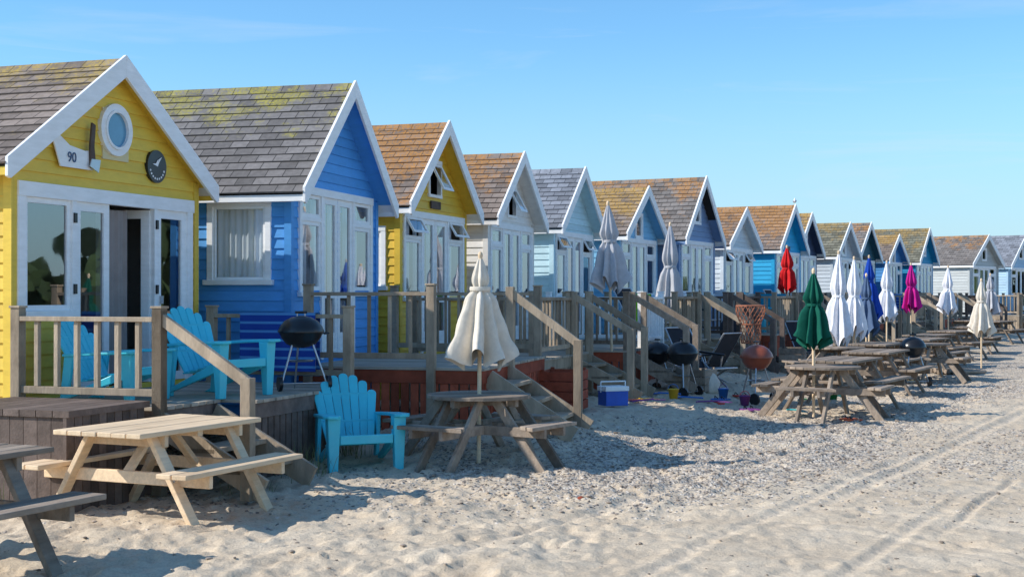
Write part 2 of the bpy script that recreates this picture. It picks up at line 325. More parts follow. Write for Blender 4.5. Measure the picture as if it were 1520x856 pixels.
def build_hut(i,body,trim,rm,L=3.6,base=.72,oh=.22,ze=2.83,hwin=.15,layout='gen',sidewin=None,loft='hop',gable=None):
    X,Y,al,h,zr=HUTS[i]; rot=math.radians(90-al)
    e=empty('beach_hut',(X,Y,0),rot); hw=h-hwin; sl=(zr-ze)/h
    PF=lambda u,z,o:(u,oh-o,z)
    PL=lambda u,z,o:(-hw-o,oh+u,z)
    PR=lambda u,z,o:(hw+o,oh+u,z)
    PB=lambda u,z,o:(u,oh+L+o,z)
    ops=[];wb=MB();db=MB();cb=MB()
    zt=base+1.9
    if layout=='h1':
        W=[(-1.30,-.66,1.5,2.5)];DR=[(-.60,-.08,.77,2.5),(-.08,.64,.77,2.5),(.70,1.24,.77,2.5)]
        ops=W+DR
        pbox(wb,PF,-1.40,1.36,2.5,2.63,-.02,.045,trim)
        pbox(wb,PF,-1.40,-1.30,.76,2.5,-.02,.04,trim); pbox(wb,PF,1.24,1.34,.76,2.5,-.02,.04,trim)
        pbox(wb,PF,-.66,-.60,.76,2.5,-.02,.038,trim); pbox(wb,PF,.64,.70,.76,2.5,-.02,.038,trim); pbox(wb,PF,-1.30,-.66,1.43,1.5,-.02,.05,trim)
        sash(wb,PF,-1.30,-.66,1.5,2.5,trim,.05); sash(db,PF,-.60,-.08,.77,2.5,trim,.085); sash(db,PF,.70,1.24,.77,2.5,trim,.085)
        a=math.radians(78)
        def PO(u,z,o): # leaf hinged at .64 swinging inward
            d=.64-u; return (.64-d*math.cos(a)+o*math.sin(a),oh+.02+d*math.sin(a)+o*math.cos(a),z)
        sash(db,PO,.08,.64,.77,2.49,trim,.085)
        curtain(cb,PF,-.06,.30,.8,2.46,CURTD,-.06); curtain(cb,PF,-1.28,-1.1,1.52,2.48,CURT,-.1)
        for zz in(.95,1.65,2.3): pbox(db,PF,.655,.69,zz,zz+.09,.04,.055,BLACK); pbox(db,PF,-.65,-.61,zz,zz+.09,.04,.055,BLACK)
        pbox(db,PF,.76,.78,1.55,1.63,.016,.05,STEEL)
    else:
        ww=min(1.08,hw-.14); d=.50
        zl=base+.82
        u=[-ww,-d,0,d,ww]
        tr=zt-.28
        ops=[(u[0],u[1]-.03,zl,zt),(u[1]+.03,u[2]-.005,base+.04,zt),(u[2]+.005,u[3]-.03,base+.04,zt),(u[3]+.03,u[4],zl,zt)]
        for o in (ops[0],ops[3]):
            sash(wb,PF,o[0],o[1],o[2],tr-.02,trim,.045); 
            pbox(wb,PF,o[0],o[1],tr-.02,tr+.03,-.02,.03,trim)
            if (i in(2,4,7,10)): 
                def PH(u_,z_,o_,zz=zt): 
                    dd=zz-z_; return PF(u_,zz-dd*.85,o_*.85+dd*.5+.02)
                sash(wb,PH,o[0]+.01,o[1]-.01,tr+.03,zt,trim,.04)
            else: sash(wb,PF,o[0],o[1],tr+.03,zt,trim,.04)
        for o in (ops[1],ops[2]): 
            sash(db,PF,o[0],o[1],o[2],o[3],trim,.075,mid=[base+.75])
            pbox(db,PF,o[0]+.075,o[1]-.075,base+.1,base+.32,-.018,.006,trim)
        for a_ in(u[1],u[3]): pbox(wb,PF,a_-.03,a_+.03,base+.02,zt,-.02,.035,trim)
        pbox(wb,PF,u[0]-.07,u[4]+.07,zt,zt+.09,-.02,.045,trim)
        pbox(wb,PF,u[0]-.07,u[0],zl-.02,zt,-.02,.036,trim); pbox(wb,PF,u[4],u[4]+.07,zl-.02,zt,-.02,.036,trim)
        pbox(wb,PF,u[0]-.09,u[1]-.03,zl-.07,zl-.02,-.02,.06,trim); pbox(wb,PF,u[3]+.03,u[4]+.09,zl-.07,zl-.02,-.02,.06,trim)
        for k,o in enumerate(ops):
            r=random.random(); cm=CURTP if (i==4 and k==2) else CURT
            w=o[1]-o[0]
            if r<.25: curtain(cb,PF,o[0]+.03,o[1]-.03,o[2]+.03,o[3]-.02,cm)
            elif r<.75: 
                curtain(cb,PF,o[0]+.03,o[0]+.03+w*.32,o[2]+.03,o[3]-.02,cm); curtain(cb,PF,o[1]-.03-w*.25,o[1]-.03,o[2]+.03,o[3]-.02,cm)
    if loft=='hop':
        o=(-.2,.2,zr-1.0,zr-.55); ops.append(o); casing(wb,PF,*o,trim,w=.05); hopper(wb,PF,-.19,.19,zr-.99,zr-.56,trim,28)
    elif loft=='win':
        o=(-.2,.2,zr-1.0,zr-.55); ops.append(o); casing(wb,PF,*o,trim,w=.05); sash(wb,PF,*o,trim,.035)
    if i in (2,8,11): pbox(wb,PF,-.18,.18,zr-1.2,zr-1.09,.018,.04,DARKW)
    sops=[]
    if sidewin:
        sops=[sidewin]; casing(wb,PL,*sidewin,trim,w=.065,sill=True); sash(wb,PL,*sidewin,trim,.035)
        y0,y1,z0,z1=sidewin; curtain(cb,PL,y0+.01,y0+(y1-y0)*.99,z0+.01,z1-.01,CURT,-.05)
    w=MB(); zw=zr-.05-sl*hw; zb=.08
    span=lambda z:(-hw,hw) if z<=zw else (-(zr-.05-z)/sl,(zr-.05-z)/sl)
    siding(w,PF,zb,zr-.07,span,ops,gable or body)
    siding(w,PB,zb,zr-.07,span,[],body)
    siding(w,PL,zb,zw,lambda z:(0,L),sops,body); siding(w,PR,zb,zw,lambda z:(0,L),[],body)
    for sx in(-1,1):
        w.box((min(sx*hw,sx*(hw+.022)),oh-.025,zb),(max(sx*hw,sx*(hw+.022)),oh+.06,zw-.02),body)
        w.box((min(sx*(hw-.06),sx*(hw-.002)),oh-.025,zb),(max(sx*(hw-.06),sx*(hw-.002)),oh-.001,zw-.02),body)
        if not(sidewin and sx<0): w.poly([(sx*(hw-.012),oh+.01,base),(sx*(hw-.012),oh+2.2,base),(sx*(hw-.012),oh+2.2,2.7),(sx*(hw-.012),oh+.01,2.7)],INTER)
    w.box((-hw+.02,oh+.02,base-.06),(hw-.02,oh+L-.02,base),INTER)
    w.box((-hw+.03,oh+2.2,base),(hw-.03,oh+2.25,2.7),INTER)
    w.obj('walls',e)
    r=MB(); SLn=math.hypot(h,zr-ze); ct=h/SLn; st=(zr-ze)/SLn
    y0=-.0; y1=oh+L+.12
    for sd in(-1,1):
        def R(s,y,o): return (sd*(h-s*ct+o*st),y,ze+s*st+o*ct)
        r.hexa([R(0,y0,-.045),R(0,y1,-.045),R(SLn,y1,-.045),R(SLn,y0,-.045),R(0,y0,0),R(0,y1,0),R(SLn,y1,0),R(SLn,y0,0)],rm)
        s=-.03;k=0
        while s<SLn-.01:
            s1=min(s+.14,SLn)
            nseg=9
            for j in range(nseg):
                ya=y0-.01+(y1+.02-y0)*j/nseg; yb=y0-.01+(y1+.02-y0)*(j+1)/nseg
                o1=.018+.004*math.sin(j*2.1+k*1.7); o1b=.018+.004*math.sin((j+1)*2.1+k*1.7)
                r.add([R(s,ya,o1),R(s,yb,o1b),R(s1,yb,.006),R(s1,ya,.006),R(s,ya,.002),R(s,yb,.002)],[(0,1,2,3),(4,5,1,0)],rm,uvs=[[(ya+i*3.3+sd,k*.14),(yb+i*3.3+sd,k*.14),(yb+i*3.3+sd,k*.14+.14),(ya+i*3.3+sd,k*.14+.14)],[(ya+i*3.3+sd,k*.14+.01)]*2+[(yb+i*3.3+sd,k*.14+.01)]*2])
            s=s1;k+=1
        rc=[R(SLn-.11,y0,.016),R(SLn-.11,y1,.016),(0,y1,zr+.035),(0,y0,zr+.035)]
        r.poly(rc,rm,uv=[(y0+i*3.3,1.85),(y1+i*3.3,1.85),(y1+i*3.3,1.95),(y0+i*3.3,1.95)])
    r.obj('roof',e)
    t=MB(); hh=h+.02
    for sd in(-1,1):
        a=[(sd*hh,-.035,ze+.045),(sd*.001,-.035,zr+.065),(sd*.001,-.035,zr-.15),(sd*(hh-.04),-.035,ze-.135),(sd*hh,-.035,ze-.12)]
        t.prism(a,(0,.033,0),trim)
        x0,x1=sorted((sd*(h-.03),sd*(h+.005)))
        t.box((x0,.0,ze-.11),(x1,y1-.02,ze-.035),trim if i%3 else body)
        t.poly([(sd*(h-.03),.0,ze-.06),(sd*hw,.0,zw-.0),(sd*hw,y1,zw-.0),(sd*(h-.03),y1,ze-.06)],trim)
        t.poly([(sd*(h-.03),.001,ze+.03*sl-.064),(sd*.002,.001,zr-.064),(sd*.002,oh+.01,zr-.064),(sd*(h-.03),oh+.01,ze+.03*sl-.064)],body,.9)
    t.obj('bargeboards',e,bevel=.004 if i<5 else 0)
    wb.obj('windows',e,bevel=.003 if i<3 else 0); db.obj('door',e); 
    if cb.v: cb.obj('curtains',e)
    return e,PF
YEL=paint('yellow_boards',234,198,78); BLU=paint('blue_boards',84,162,230); YEL2=paint('golden_boards',230,190,66)
CRM=paint('cream_boards',236,232,226); MINT=paint('pale_mint_boards',198,228,236); SKYB=paint('sky_blue_boards',134,194,228)
SLB=paint('slate_boards',124,152,190); PALE=paint('pale_grey_boards',216,226,232); TURQ=paint('turquoise_boards',40,170,218)
NAVY=paint('navy_boards',60,78,110); LGR=paint('light_grey_boards',198,208,216); TEAL=paint('teal_boards',52,102,122)
BL3=paint('mid_blue_boards',76,144,204); TQ2=paint('deep_turquoise_boards',34,146,190); GRB=paint('grey_boards',190,194,192); PB=paint('pale_blue_boards',172,204,226)
brn=lin(132,120,112); org=lin(186,128,56); ygr=lin(168,158,66)
R1=roofmat('roof_shingles_brown',brn,.58,lin(176,150,72)); R2=roofmat('roof_shingles_grey_moss',lin(120,116,114),.46,ygr,.13); R3=roofmat('roof_shingles_lichen',brn,.92,org)
R4=roofmat('roof_shingles_part_lichen',brn,.70,org); R5=roofmat('roof_shingles_grey',lin(130,134,142),.1,ygr); R6=roofmat('roof_shingles_gold',brn,.82,lin(190,148,58))
R7=roofmat('roof_shingles_mottled',lin(124,118,114),.62,org); R8=roofmat('roof_shingles_green',lin(122,120,106),.68,lin(168,134,70))
e1,PF1=build_hut(0,YEL,WHITE,R1,layout='h1',loft=None,oh=.12,ze=2.76,hwin=.2,L=4.2)
build_hut(1,BLU,WHITE,R2,sidewin=(.28,.92,1.80,2.62),loft=None,ze=2.76,base=.87,L=4.2)
build_hut(2,YEL2,WHITE,R3,sidewin=(.25,.8,1.75,2.5),loft='hop',base=.8)
build_hut(3,CRM,WHITE,R4,loft='hop',base=.8)
build_hut(4,MINT,WHITE,R5,loft='none',base=.8)
build_hut(5,SKYB,WHITE,R6,loft='win',base=.8)
build_hut(6,SLB,WHITE,R7,loft='win',base=.85)
build_hut(7,PALE,WHITE,R3,loft='none',base=.8)
build_hut(8,TURQ,WHITE,R3,loft='sign',base=.8)
build_hut(9,NAVY,WHITE,R6,loft='win',base=.8)
build_hut(10,LGR,WHITE,R8,loft='win',base=.8)
build_hut(11,TEAL,WHITE,R7,loft='none',base=.8)
build_hut(12,BL3,WHITE,R6,loft='win',base=.8)
build_hut(13,TQ2,WHITE,R8,loft='win',base=.8)
build_hut(14,GRB,WHITE,R7,loft='win',base=.8)
build_hut(15,PB,WHITE,R5,loft='win',base=.8)
build_hut(16,CRM,WHITE,R7,loft='win',base=.8)
# hut 1 details
d=MB()
def disc(mb,P,u,z,r0,r1,o0,o1,m,n=36):
    pts=[]
    for k in range(n):
        t=2*math.pi*k/n; c_,s_=math.cos(t),math.sin(t)
        pts+=[P(u+r0*c_,z+r0*s_,o0),P(u+r0*c_,z+r0*s_,o1),P(u+r1*c_,z+r1*s_,o1),P(u+r1*c_,z+r1*s_,o0)]
    fs=[]
    for k in range(n):
        a=4*k;b_=4*((k+1)%n)
        fs+=[(a,b_,b_+1,a+1),(a+1,b_+1,b_+2,a+2),(a+2,b_+2,b_+3,a+3)]
    mb.add(pts,fs,m,False)
PG=mat('porthole_pane',lin(96,150,180),rough=.05,var=.1,bump=0,rnd=0)
disc(d,PF1,0,3.22,.17,.25,.0,.05,WHITE); disc(d,PF1,0,3.22,.165,.19,.0,.065,WHITE); disc(d,PF1,0,3.22,.0,.172,.0,.034,PG)
d.box((-.19,.098,2.93),(.22,.118,3.42),paint('backing_board',222,206,160))
d.obj('porthole_window',e1)
d=MB()
wh=[(-.98,3.09),(-.90,3.10),(-.72,3.00),(-.50,2.97),(-.42,2.98),(-.36,2.84),(-.38,2.80),(-.85,2.80)]
d.prism([PF1(a,b_,.04) for a,b_ in wh],(0,-.012,0),WHITE); d.obj('name_board',e1)
d=MB(); d.prism([PF1(a,b_,.056) for a,b_ in [(-.44,2.82),(-.36,2.81),(-.39,3.02),(-.37,3.22),(-.42,3.24),(-.45,3.02)]],(0,-.02,0),DARKW)
d.prism([PF1(a,b_,.078) for a,b_ in [(-.47,2.83),(-.34,2.78),(-.31,2.90),(-.44,2.90)]],(0,-.01,0),STEEL); d.obj('axe_ornament',e1)
d=MB(); disc(d,PF1,.68,2.93,.0,.165,.0,.04,BLACK)
for k in range(9): 
    t=math.radians(200+k*17.5); disc(d,PF1,.68+.125*math.cos(t),2.93+.125*math.sin(t),.0,.012,.04,.043,WHITE,6)
for sg in(-1,1): d.prism([PF1(.68+a*1.0,2.97+b_,.046) for a,b_ in ([(0,-.04),(.02,.0),(.07,.06),(.01,.03)] if sg>0 else [(0,-.04),(-.09,-.02),(-.03,-.01),(-.0,.03)])],(0,-.003,0),WHITE)
d.obj('round_sign',e1)
tx=D.curves.new('house_number','FONT'); tx.body='90'; tx.size=.13; tx.extrude=.002; tx.materials.append(SLATE)
to=D.objects.new('house_number',tx); COL.objects.link(to); to.parent=e1; to.location=(-.76,.12-.058,2.85); to.rotation_euler=(math.pi/2,0,0)
# ------------------------------------------------------------------ decks
def rail(mb,p1,p2,z,hh,m,sp=.17,pw=.09,bt=.038,post=(1,1)):
    p1=Vector(p1);p2=Vector(p2);d=(p2-p1);L_=d.length;d.normalize()
    for k,p in enumerate((p1,p2)):
        if post[k]: mb.box((p.x-pw/2,p.y-pw/2,.0),(p.x+pw/2,p.y+pw/2,z+hh+.07),m); mb.box((p.x-pw/2-.01,p.y-pw/2-.01,z+hh+.07),(p.x+pw/2+.01,p.y+pw/2+.01,z+hh+.09),m)
    a=p1+d*pw*.5;b=p2-d*pw*.5
    mb.beam((a.x,a.y,z+hh-.02),(b.x,b.y,z+hh-.02),.085,.04,m); mb.beam((a.x,a.y,z+.12),(b.x,b.y,z+.12),.05,.06,m)
    n=int(L_/sp)
    for k in range(1,n):
        p=p1+(p2-p1)*k/n; mb.box((p.x-bt/2,p.y-bt/2,z+.15),(p.x+bt/2,p.y+bt/2,z+hh-.04),m)
def stairs(mb,x0,x1,ytop,z,zg,m,mr_,railL=True,railR=True,hh=.85,run=.25,pw=.09):
    n=max(2,round((z-zg)/.17)); r_=(z-zg)/n
    for k in range(1,n):
        y=ytop-run*k; zz=z-r_*k
        mb.box((x0,y-.02,zz-.04),(x1,y+run+.0,zz),m)
    ye=ytop-run*n
    for x in(x0+.02,x1-.02): mb.beam((x,ytop+.02,z-.12),(x,ye+.05,zg+.0),.04,.2,m)
    for on,x in((railL,x0),(railR,x1)):
        if on:
            mb.box((x-pw/2,ye+.18-pw/2,0),(x+pw/2,ye+.18+pw/2,zg+r_+hh),mr_)
            mb.beam((x,ytop,z+hh-.0),(x,ye+.18,zg+r_+hh-.04),.05,.09,mr_)
            mb.box((x-pw/2,ytop-pw/2,0),(x+pw/2,ytop+pw/2,z+hh+.06),mr_)
    return ye
def deck(i,x0,x1,q,z,zg,m,skirt,rails,st,notch=None,skgap=.02,name='wooden_deck'):
    X,Y,al,h,zr=HUTS[i]; e=empty(name,(X,Y,0),math.radians(90-al)); p=MB()
    x=x0
    while x<x1-.01:
        xb=min(x+.115,x1); yy=-q
        if notch and x<notch[0]: yy=-notch[1]
        p.box((x,yy+random.uniform(-.006,.006),z-.03),(xb-.008,.1,z),m); x+=.12
    if notch:
        p.box((notch[0],-q+.02,z-.17),(x1-.01,-q+.06,z-.032),skirt); p.box((x0+.01,-notch[1]+.02,z-.17),(notch[0],-notch[1]+.06,z-.032),skirt)
    else: p.box((x0+.01,-q+.02,z-.17),(x1-.01,-q+.06,z-.032),skirt)
    p.box((x0+.01,-(notch[1] if notch else q)+.06,z-.17),(x0+.05,.1,z-.032),skirt); p.box((x1-.05,-q+.06,z-.17),(x1-.01,.1,z-.032),skirt)
    y=-(notch[1] if notch else q)+.07
    while y<.0: 
        p.box((x0+.02,y,.0),(x0+.04,y+.11-skgap,z-.172),skirt); y+=.11
    x=notch[0] if notch else x0+.05
    while x<x1-.1: 
        p.box((x,-q+.03,.0),(x+.11-skgap,-q+.05,z-.172),skirt); x+=.11
    p.obj('platform',e,bevel=.003 if i<3 else 0)
    r=MB()
    for (a,b_,kw) in rails: rail(r,a,b_,z,**kw)
    if r.v: r.obj('railing',e,bevel=.004 if i<4 else 0)
    if st: 
        s=MB(); stairs(s,*st); s.obj('steps',e,bevel=.004 if i<4 else 0)
    return e
dk1=deck(0,-1.5,1.6,1.75,.72,.05,DECKW,DARKW,[((-1.5,.0,0),(-1.5,-1.4,0),dict(hh=.74,m=GREYW,sp=.19,bt=.042)),((1.5,-.05,0),(1.5,-1.65,0),dict(hh=.72,m=GREYW,sp=.2))],
     (-1.5,-.62,-1.4,.72,.08,GREYW,GREYW,True,False,.74,.25),notch=(-.6,1.4))
b=MB(); 
for k in range(9): b.box((-2.6+.0,-1.35+k*.15,.73),(-1.56,-1.35+k*.15+.142,.78),DARKW)
x=-2.6
while x<-1.6: b.box((x,-1.33,-.05),(x+.09,-1.30,.728),DARKW); x+=.1
y=-1.3
while y<0: b.box((-2.58,y,-.05),(-2.55,y+.12,.728),DARKW); y+=.125
b.obj('deck_storage_box',dk1)
m,nt,N,L,P=newmat('striped_towel'); tc=N.new('ShaderNodeTexCoord'); sx=N.new('ShaderNodeSeparateXYZ'); L.new(tc.outputs['Object'],sx.inputs[0])
wv=N.new('ShaderNodeMath'); wv.operation='MULTIPLY'; wv.inputs[1].default_value=11; L.new(sx.outputs[2],wv.inputs[0]); fr=N.new('ShaderNodeMath'); fr.operation='FRACT'; L.new(wv.outputs[0],fr.inputs[0])
gt=N.new('ShaderNodeMath'); gt.operation='GREATER_THAN'; gt.inputs[1].default_value=.72; L.new(fr.outputs[0],gt.inputs[0])
mx=N.new('ShaderNodeMixRGB'); L.new(gt.outputs[0],mx.inputs[0]); mx.inputs[1].default_value=lin(30,72,165); mx.inputs[2].default_value=lin(90,155,215); L.new(mx.outputs[0],P.inputs['Base Color']); P.inputs['Roughness'].default_value=.95
TOW=m
def towel(i,xr,ya,yb,zt_,za,zb_,m):
    b=MB(); n=26
    for sd,zb in((-1,za),(1,zb_)):
        pts=[]
        for k in range(n+1):
            y=ya+(yb-ya)*k/n
            for j in range(5):
                z_=zt_-(zt_-zb)*j/4; pts.append((xr+sd*(.055+.012*math.sin(k*.9+j*.3)*j/4),y,z_))
        b.add(pts,[(k*5+j,(k+1)*5+j,(k+1)*5+j+1,k*5+j+1) for k in range(n) for j in range(4)],m,True)
    b.add([(xr-.055,ya+(yb-ya)*k/n,zt_) for k in range(n+1)]+[(xr+.055,ya+(yb-ya)*k/n,zt_) for k in range(n+1)],[(k,k+1,n+2+k,n+1+k) for k in range(n)],m,True)
    X,Y,al=HUTS[i][:3]; b.obj('beach_towel',None,(X,Y,0),math.radians(90-al))
towel(0,1.5,-.42,-1.3,1.455,.85,.8,TOW)
deck(1,-1.4,1.5,2.0,.87,.2,DECKW,REDW,[((-1.4,-.02,0),(-1.4,-1.42,0),dict(hh=.80,m=GREYW,sp=.2,bt=.035)),((1.45,-.0,0),(1.45,-1.9,0),dict(hh=.8,m=GREYW,sp=.16,bt=.03))],
     (-1.2,-.3,-2.0,.87,.16,GREYW,GREYW,False,True,.80,.24))
for i in range(2,17):
    random.seed(100+i); z=.8; q=random.uniform(1.7,2.1); side=random.random()<.5; mm=[GREYW,DARKW,GREYW,TABLEW][i%4]; lightm=WHITE if i in(3,15) else mm
    sx0=-1.2 if side else .35
    rl=[((-1.35,-.05,0),(-1.35,-q+.06,0),dict(hh=.8,m=mm,sp=.15,bt=.03)),((1.35,-.05,0),(1.35,-q+.06,0),dict(hh=.8,m=lightm,sp=.15,bt=.03))]
    fx=(-.3,1.35) if side else (-1.35,.35)
    rl.append(((fx[0],-q+.06,0),(fx[1],-q+.06,0),dict(hh=.8,m=lightm if i==3 else mm,sp=.15,bt=.03,post=(1,0) if side else (0,1))))
    deck(i,-1.4,1.4,q,z,.2,DECKW,[REDW,DARKW,GREYW][i%3],rl,(sx0,sx0+.85,-q,z,.2,mm,mm,True,True,.82,.25))
towel(4,-1.35,-1.2,-1.6,1.65,1.15,1.2,LIME); towel(7,-1.35,-.6,-1.4,1.65,1.0,1.1,TEALC); towel(9,-1.35,-.8,-1.3,1.65,1.1,1.1,REDC)
towel(6,-1.35,-.9,-1.5,1.65,1.0,1.1,CREAM); towel(11,-1.35,-.5,-1.4,1.65,1.0,1.1,TOW); towel(13,-1.35,-.7,-1.5,1.65,1.05,1.1,WHITEC)
# ------------------------------------------------------------------ furniture
def picnic(m,Lg=1.5,W=.76):
    b=MB(); hz=.72; n=6; pw=W/n
    for k in range(n): b.box((-Lg/2+random.uniform(-.006,.006),-W/2+k*pw,hz-.035),(Lg/2+random.uniform(-.004,.004),-W/2+(k+1)*pw-.008,hz+random.uniform(-.002,.002)),m)
    for s in(-1,1):
        for k in range(2): 
            y=s*.66+(k-.5)*.135; b.box((-Lg/2,y-.062,.42),(Lg/2,y+.062,.455),m)
    for x in(-Lg*.31,Lg*.31):
        for s in(-1,1): b.beam((x,s*.28,hz-.05),(x,s*.70,-.03),.042,.095,m,up=(1,0,0))
        b.beam((x+.045,-.76,.37),(x+.045,.76,.37),.042,.09,m); b.beam((x+.045,-W/2+.03,hz-.08),(x+.045,W/2-.03,hz-.08),.042,.085,m)
        b.beam((x*.9,0,.38),(x*.25,0,hz-.06),.04,.07,m,up=(0,1,0))
        for s in(-1,1):
            for zz,yy in((.37,s*.49),(.385,s*.46),(hz-.08,s*.30)): b.cyl((x-.03,yy,zz),(x-.02,yy,zz),.009,.009,STEEL,8)
    b.box((-.03,-W/2+.04,hz-.08),(.03,W/2-.04,hz-.037),m)
    return b
def rz(ax,ay): return math.atan2(ay,ax)
PT=picnic(NEWW,1.42,.80).obj('picnic_table',None,(-2.63,10.12,-.04),rz(.42,.91),bevel=.006)
T2=picnic(TABLEW,1.6,.76); t2=T2.obj('picnic_table',None,(-3.5,7.75,-.01),rz(.42,.91),bevel=.005)
def pt(x,y,r,sc=None,mesh=t2): return dup(mesh,'picnic_table',(x,y,gz(x,y)),r,sc)
pt(4.75,19.4,math.radians(60)); pt(6.0,22.2,math.radians(62)); pt(6.9,25.5,math.radians(60)); pt(9.6,31.0,math.radians(55)); pt(11.2,34.2,math.radians(50)); pt(12.9,38.0,math.radians(60)); pt(8.6,28.3,math.radians(58)); pt(14.6,43,math.radians(50)); pt(16.2,45,math.radians(50))
def roundtable():
    b=MB(); m=TABLEW; R=.5; hz=.69
    n=8; pw=2*R/n
    for k in range(n):
        y0=-R+k*pw;y1=y0+pw-.008; f=lambda y:math.sqrt(max(0,R*R-y*y))
        ys_=[y0+(y1-y0)*t/4 for t in range(5)]
        pts=[(f(y),y,hz) for y in ys_]+[(-f(y),y,hz) for y in ys_[::-1]]
        pts=[(x if abs(x)>.02 else math.copysign(.05,x),y,z) for x,y,z in pts]
        b.prism(pts,(0,0,-.035),m)
    for k in range(4):
        a=math.radians(45+90*k); c_,s_=math.cos(a),math.sin(a)
        T=lambda x,y,z:(c_*x-s_*y,s_*x+c_*y,z)
        for j,(r0,r1) in enumerate(((.66,.755),(.765,.86))):
            hw_=.30+.05*j
            p=[T(r0,-hw_,.44),T(r1,-hw_-.05,.44),T(r1,hw_+.05,.44),T(r0,hw_,.44)]; b.prism(p,(0,0,-.035),m)
        for y in(-.17,.17):
            b.beam(T(.05,y,.37),T(.86,y,.37),.04,.09,m); b.beam(T(.28,y+.04,hz-.04),T(.83,y+.04,-.04),.04,.09,m)
        b.beam(T(.0,.0,hz-.07),T(.44,.0,hz-.07),.05,.07,m)
    return b
RT=roundtable().obj('round_picnic_table',None,(-.32,12.95,0),math.radians(12),bevel=.005)
dup(RT,'round_picnic_table',(4.15,18.0,0.0),.3); dup(RT,'round_picnic_table',(5.7,23.7,0.03),.9); dup(RT,'round_picnic_table',(8.0,26.2,0.0),.2)
def umbrella(m,ztop,zbot,flare=.26,zpole=0.,pole=None,tie=.55,seed=0,name='closed_parasol',loc=(0,0,0),lean=0):
    rd=random.Random(seed); b=MB(); H=ztop-zbot; prof=[];K=26
    for k in range(K+1):
        t=k/K
        r=.018+.095*min(1,t/.35)**.9 if t<.35 else .113+(.05)*(t-.35)/.65
        r-= .045*math.exp(-((t-tie)/.06)**2)
        r+= (flare-.163)*max(0,(t-tie-.05)/(1-tie-.05))**1.1 if t>tie+.05 else 0
        prof.append((r,ztop-H*t))
    ph=rd.random()*6; nf=8
    am=[.5+1.1*rd.random() for _ in range(8)]
    n=96; pts=[]
    for k,(r,z) in enumerate(prof):
        t=k/K
        for i in range(n):
            th=2*math.pi*i/n; c_=math.cos(nf*th+ph+.9*math.sin(th*2+ph)+t*1.2)
            a_=am[int(th/6.2832*8)%8]; a2=am[(int(th/6.2832*8)+1)%8]; f_=(th/6.2832*8)%1; a_=a_*(1-f_)+a2*f_
            rr=r*(1+(.14+.28*t)*a_*c_+.12*math.sin(3*th+ph+t*2)*t+.06*math.sin(21*th+t*3)*t+.03*math.sin(t*23+th*2))
            zz=z+(.07*c_+.05*math.sin(3*th+ph))*H*max(0,t-.8)*5
            pts.append((rr*math.cos(th),rr*math.sin(th),zz))
    b.add(pts,[(k*n+i,(k+1)*n+i,(k+1)*n+(i+1)%n,k*n+(i+1)%n) for k in range(K) for i in range(n)],m,True)
    b.cyl((0,0,zpole),(0,0,ztop+.03),.02,.02,pole or NEWW,10); b.lathe((0,0,ztop),[(.0,.07),(.02,.055),(.025,.03),(.02,0)],pole or NEWW,10)
    b.lathe((0,0,ztop-H*tie),[(.098,.02),(.103,0),(.098,-.02)],m,24)
    o=b.obj(name,None,loc,0); o.rotation_euler=(0,lean,rd.random()*6) ; return o
umbrella(CREAM,1.99,1.02,.25,0,seed=1,loc=(-.32,12.95,0),tie=.3,lean=.008)
umbrella(GREYC,2.96,1.78,.2,.8,seed=2,loc=(1.5,20.0,0),tie=.45,lean=.03)
umbrella(GREYC,2.86,1.40,.2,.8,seed=3,loc=(2.82,24.0,0),tie=.5,lean=-.02)
umbrella(REDC,2.67,1.75,.15,.8,seed=4,loc=(6.12,30.0,0),tie=.5)
umbrella(GREEN,1.93,.98,.17,0,seed=5,loc=(4.05,18.1,0),tie=.45)
umbrella(WHITEC,2.36,.85,.20,0,seed=6,loc=(5.82,24.0,0),tie=.5)
umbrella(WHITEC,2.30,.9,.18,0,seed=7,loc=(6.5,25.6,0),tie=.5)
umbrella(BLUEC,2.45,1.15,.2,0,seed=8,loc=(7.95,30.0,0),tie=.4)
umbrella(SLATE,2.0,.9,.22,0,seed=9,loc=(7.1,27.0,0),tie=.4)
umbrella(WHITEC,2.38,1.1,.2,0,seed=10,loc=(8.9,32.0,0),tie=.5)
umbrella(MAG,2.42,1.25,.18,0,seed=11,loc=(10.66,36.0,0),tie=.5)
umbrella(WHITEC,2.35,1.2,.2,0,seed=12,loc=(11.75,36.3,0),tie=.5)
umbrella(CREAM,1.93,.8,.22,0,seed=13,loc=(10.45,30.0,0),tie=.4)
umbrella(GREYC,2.2,1.1,.2,0,seed=14,loc=(14.2,40.0,0),tie=.4)
